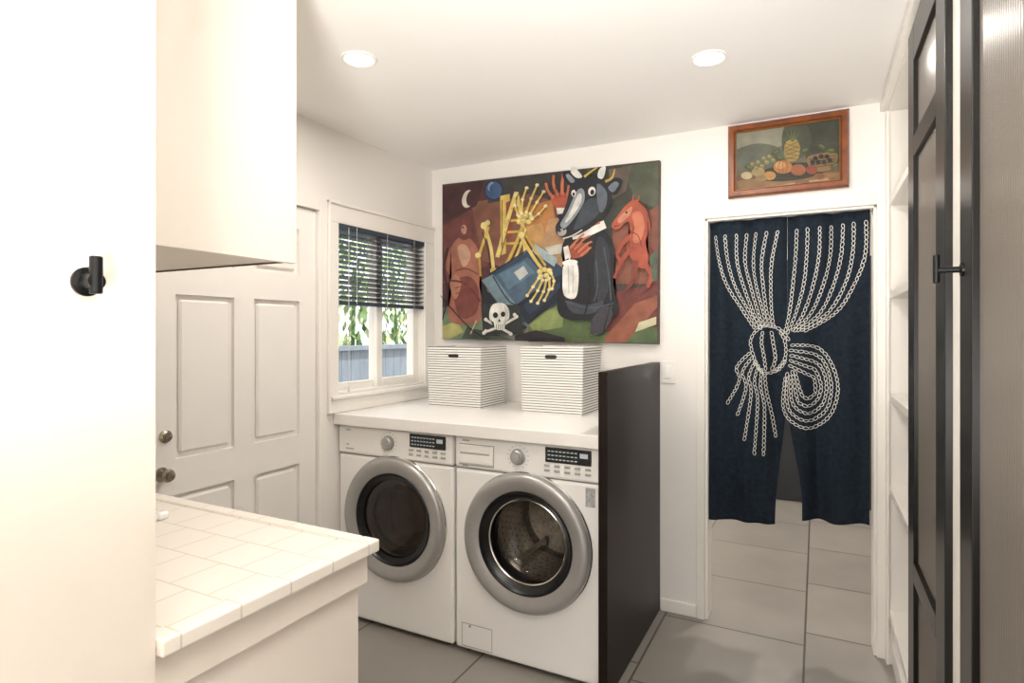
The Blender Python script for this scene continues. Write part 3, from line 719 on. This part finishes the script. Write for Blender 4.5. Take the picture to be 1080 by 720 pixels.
def gdoor(y0,y1,z0,z1,rails,g,s=.085):
    xa,xb=XR-.022,XR-.001
    L=[((xa,y0,z0),(xb,y0+s,z1)),((xa,y1-s,z0),(xb,y1,z1)),((xa,y0+s,z0),(xb,y1-s,z0+s)),((xa,y0+s,z1-s),(xb,y1-s,z1))]
    for r in rails: L.append(((xa,y0+s,r-.03),(xb,y1-s,r+.03)))
    boxes('glass_door_frame',L,FRB,g,bevel=.002)
    reeded('reeded_pane',y0+s-.005,y1-s+.005,z0+s-.005,z1-s+.005,XR-.008,g)
gdoor(D1A,D1B,.02,2.30,[.70,1.94],cb,.11)
gdoor(.80,D2B,.02,2.30,[.70],cb,.10)
def pull(y,z,parent):
    lathe('pull_base',[(0,0),(.014,0),(.014,.004),(.006,.006),(.006,.04),(0,.04)],(XR-.022,y,z),(-1,0,0),BLKM,parent,24)
    rod('pull_bar',(XR-.064,y,z-.025),(XR-.064,y,z+.03),.006,BLKM,parent)
pull(1.40,1.52,cb)

# ---------------------------------------------------------------- lights
LAMP=mat('lamp_lens','#fff4e2',.5,emit=9)
def downlight(x,y,power,r=.05):
    g=group('recessed_light',(x,y,H))
    lathe('trim_ring',[(r,-.002),(r+.004,-.006),(r+.012,-.005),(r+.014,0)],(x,y,H),(0,0,1),TRIM,g,40)
    lathe('lens',[(0,-.003),(r,-.003)],(x,y,H),(0,0,1),LAMP,g,40)
    ld=bpy.data.lights.new('downlight','AREA'); ld.shape='DISK'; ld.size=.14; ld.energy=power; ld.color=(1,.94,.87)
    lo=bpy.data.objects.new('downlight_lamp',ld); lo.location=(x,y,H-.02); link(lo,g)
PW=8.5
for (x,y) in ((-1.475,1.644),(-.347,2.22)): downlight(x,y,PW)
for (x,y) in ((-.2,.2),(-1.45,-1.0),(-.4,-1.1)): downlight(x,y,6)  # added lamps out of view, to brighten the room
downlight(0.0,4.0,26); downlight(-.4,5.0,22)
# added fill light, unseen behind the camera, bounced to brighten the ceiling
fd=bpy.data.lights.new('bounce_fill','AREA'); fd.shape='DISK'; fd.size=.5; fd.energy=46; fd.color=(1,.97,.93); fd.spread=math.radians(108)
fo=bpy.data.objects.new('bounce_fill',fd); fo.location=(-.05,-.55,1.05); fo.rotation_euler=Vector((-.05,.85,1.0)).to_track_quat('-Z','Y').to_euler(); COL.objects.link(fo)
def portal(name,loc,rot,sx,sy):
    ld=bpy.data.lights.new(name,'AREA'); ld.shape='RECTANGLE'; ld.size=sx; ld.size_y=sy; ld.cycles.is_portal=True
    o=bpy.data.objects.new(name,ld); o.location=loc; o.rotation_euler=rot; COL.objects.link(o)
portal('window_daylight',(-2.3,2.54,1.5),(0,math.radians(-90),0),.9,.8)
portal('rear_fill_portal',(-.7,YR-.12,1.1),(math.radians(90),0,0),2.0,2.2)  # light portal at the added, unseen rear opening
sd=bpy.data.lights.new('sun','SUN'); sd.energy=6.5; sd.angle=.02; so=bpy.data.objects.new('sun',sd)
so.rotation_euler=Vector((-.35,.75,-.9)).to_track_quat('-Z','Y').to_euler(); COL.objects.link(so)
box('ground_rear',(-6,-9,-.12),(6,YR-.2,-.02),mat('rear_concrete','#c9c3b8',.9,var=.08))  # unseen ground outside the added rear opening
wd=bpy.data.worlds.new('sky'); SC.world=wd; wd.use_nodes=True
bg=wd.node_tree.nodes['Background']; bg.inputs[0].default_value=(.98,.98,1,1); bg.inputs[1].default_value=1.9

# ---------------------------------------------------------------- camera
cam=bpy.data.cameras.new('camera'); cam.sensor_width=36; cam.lens=622/1080*36; cam.shift_y=-10/1080; cam.clip_start=.02
co=bpy.data.objects.new('camera',cam); co.location=(0,0,1.4); co.rotation_euler=(math.radians(90),0,_a); COL.objects.link(co)
SC.camera=co
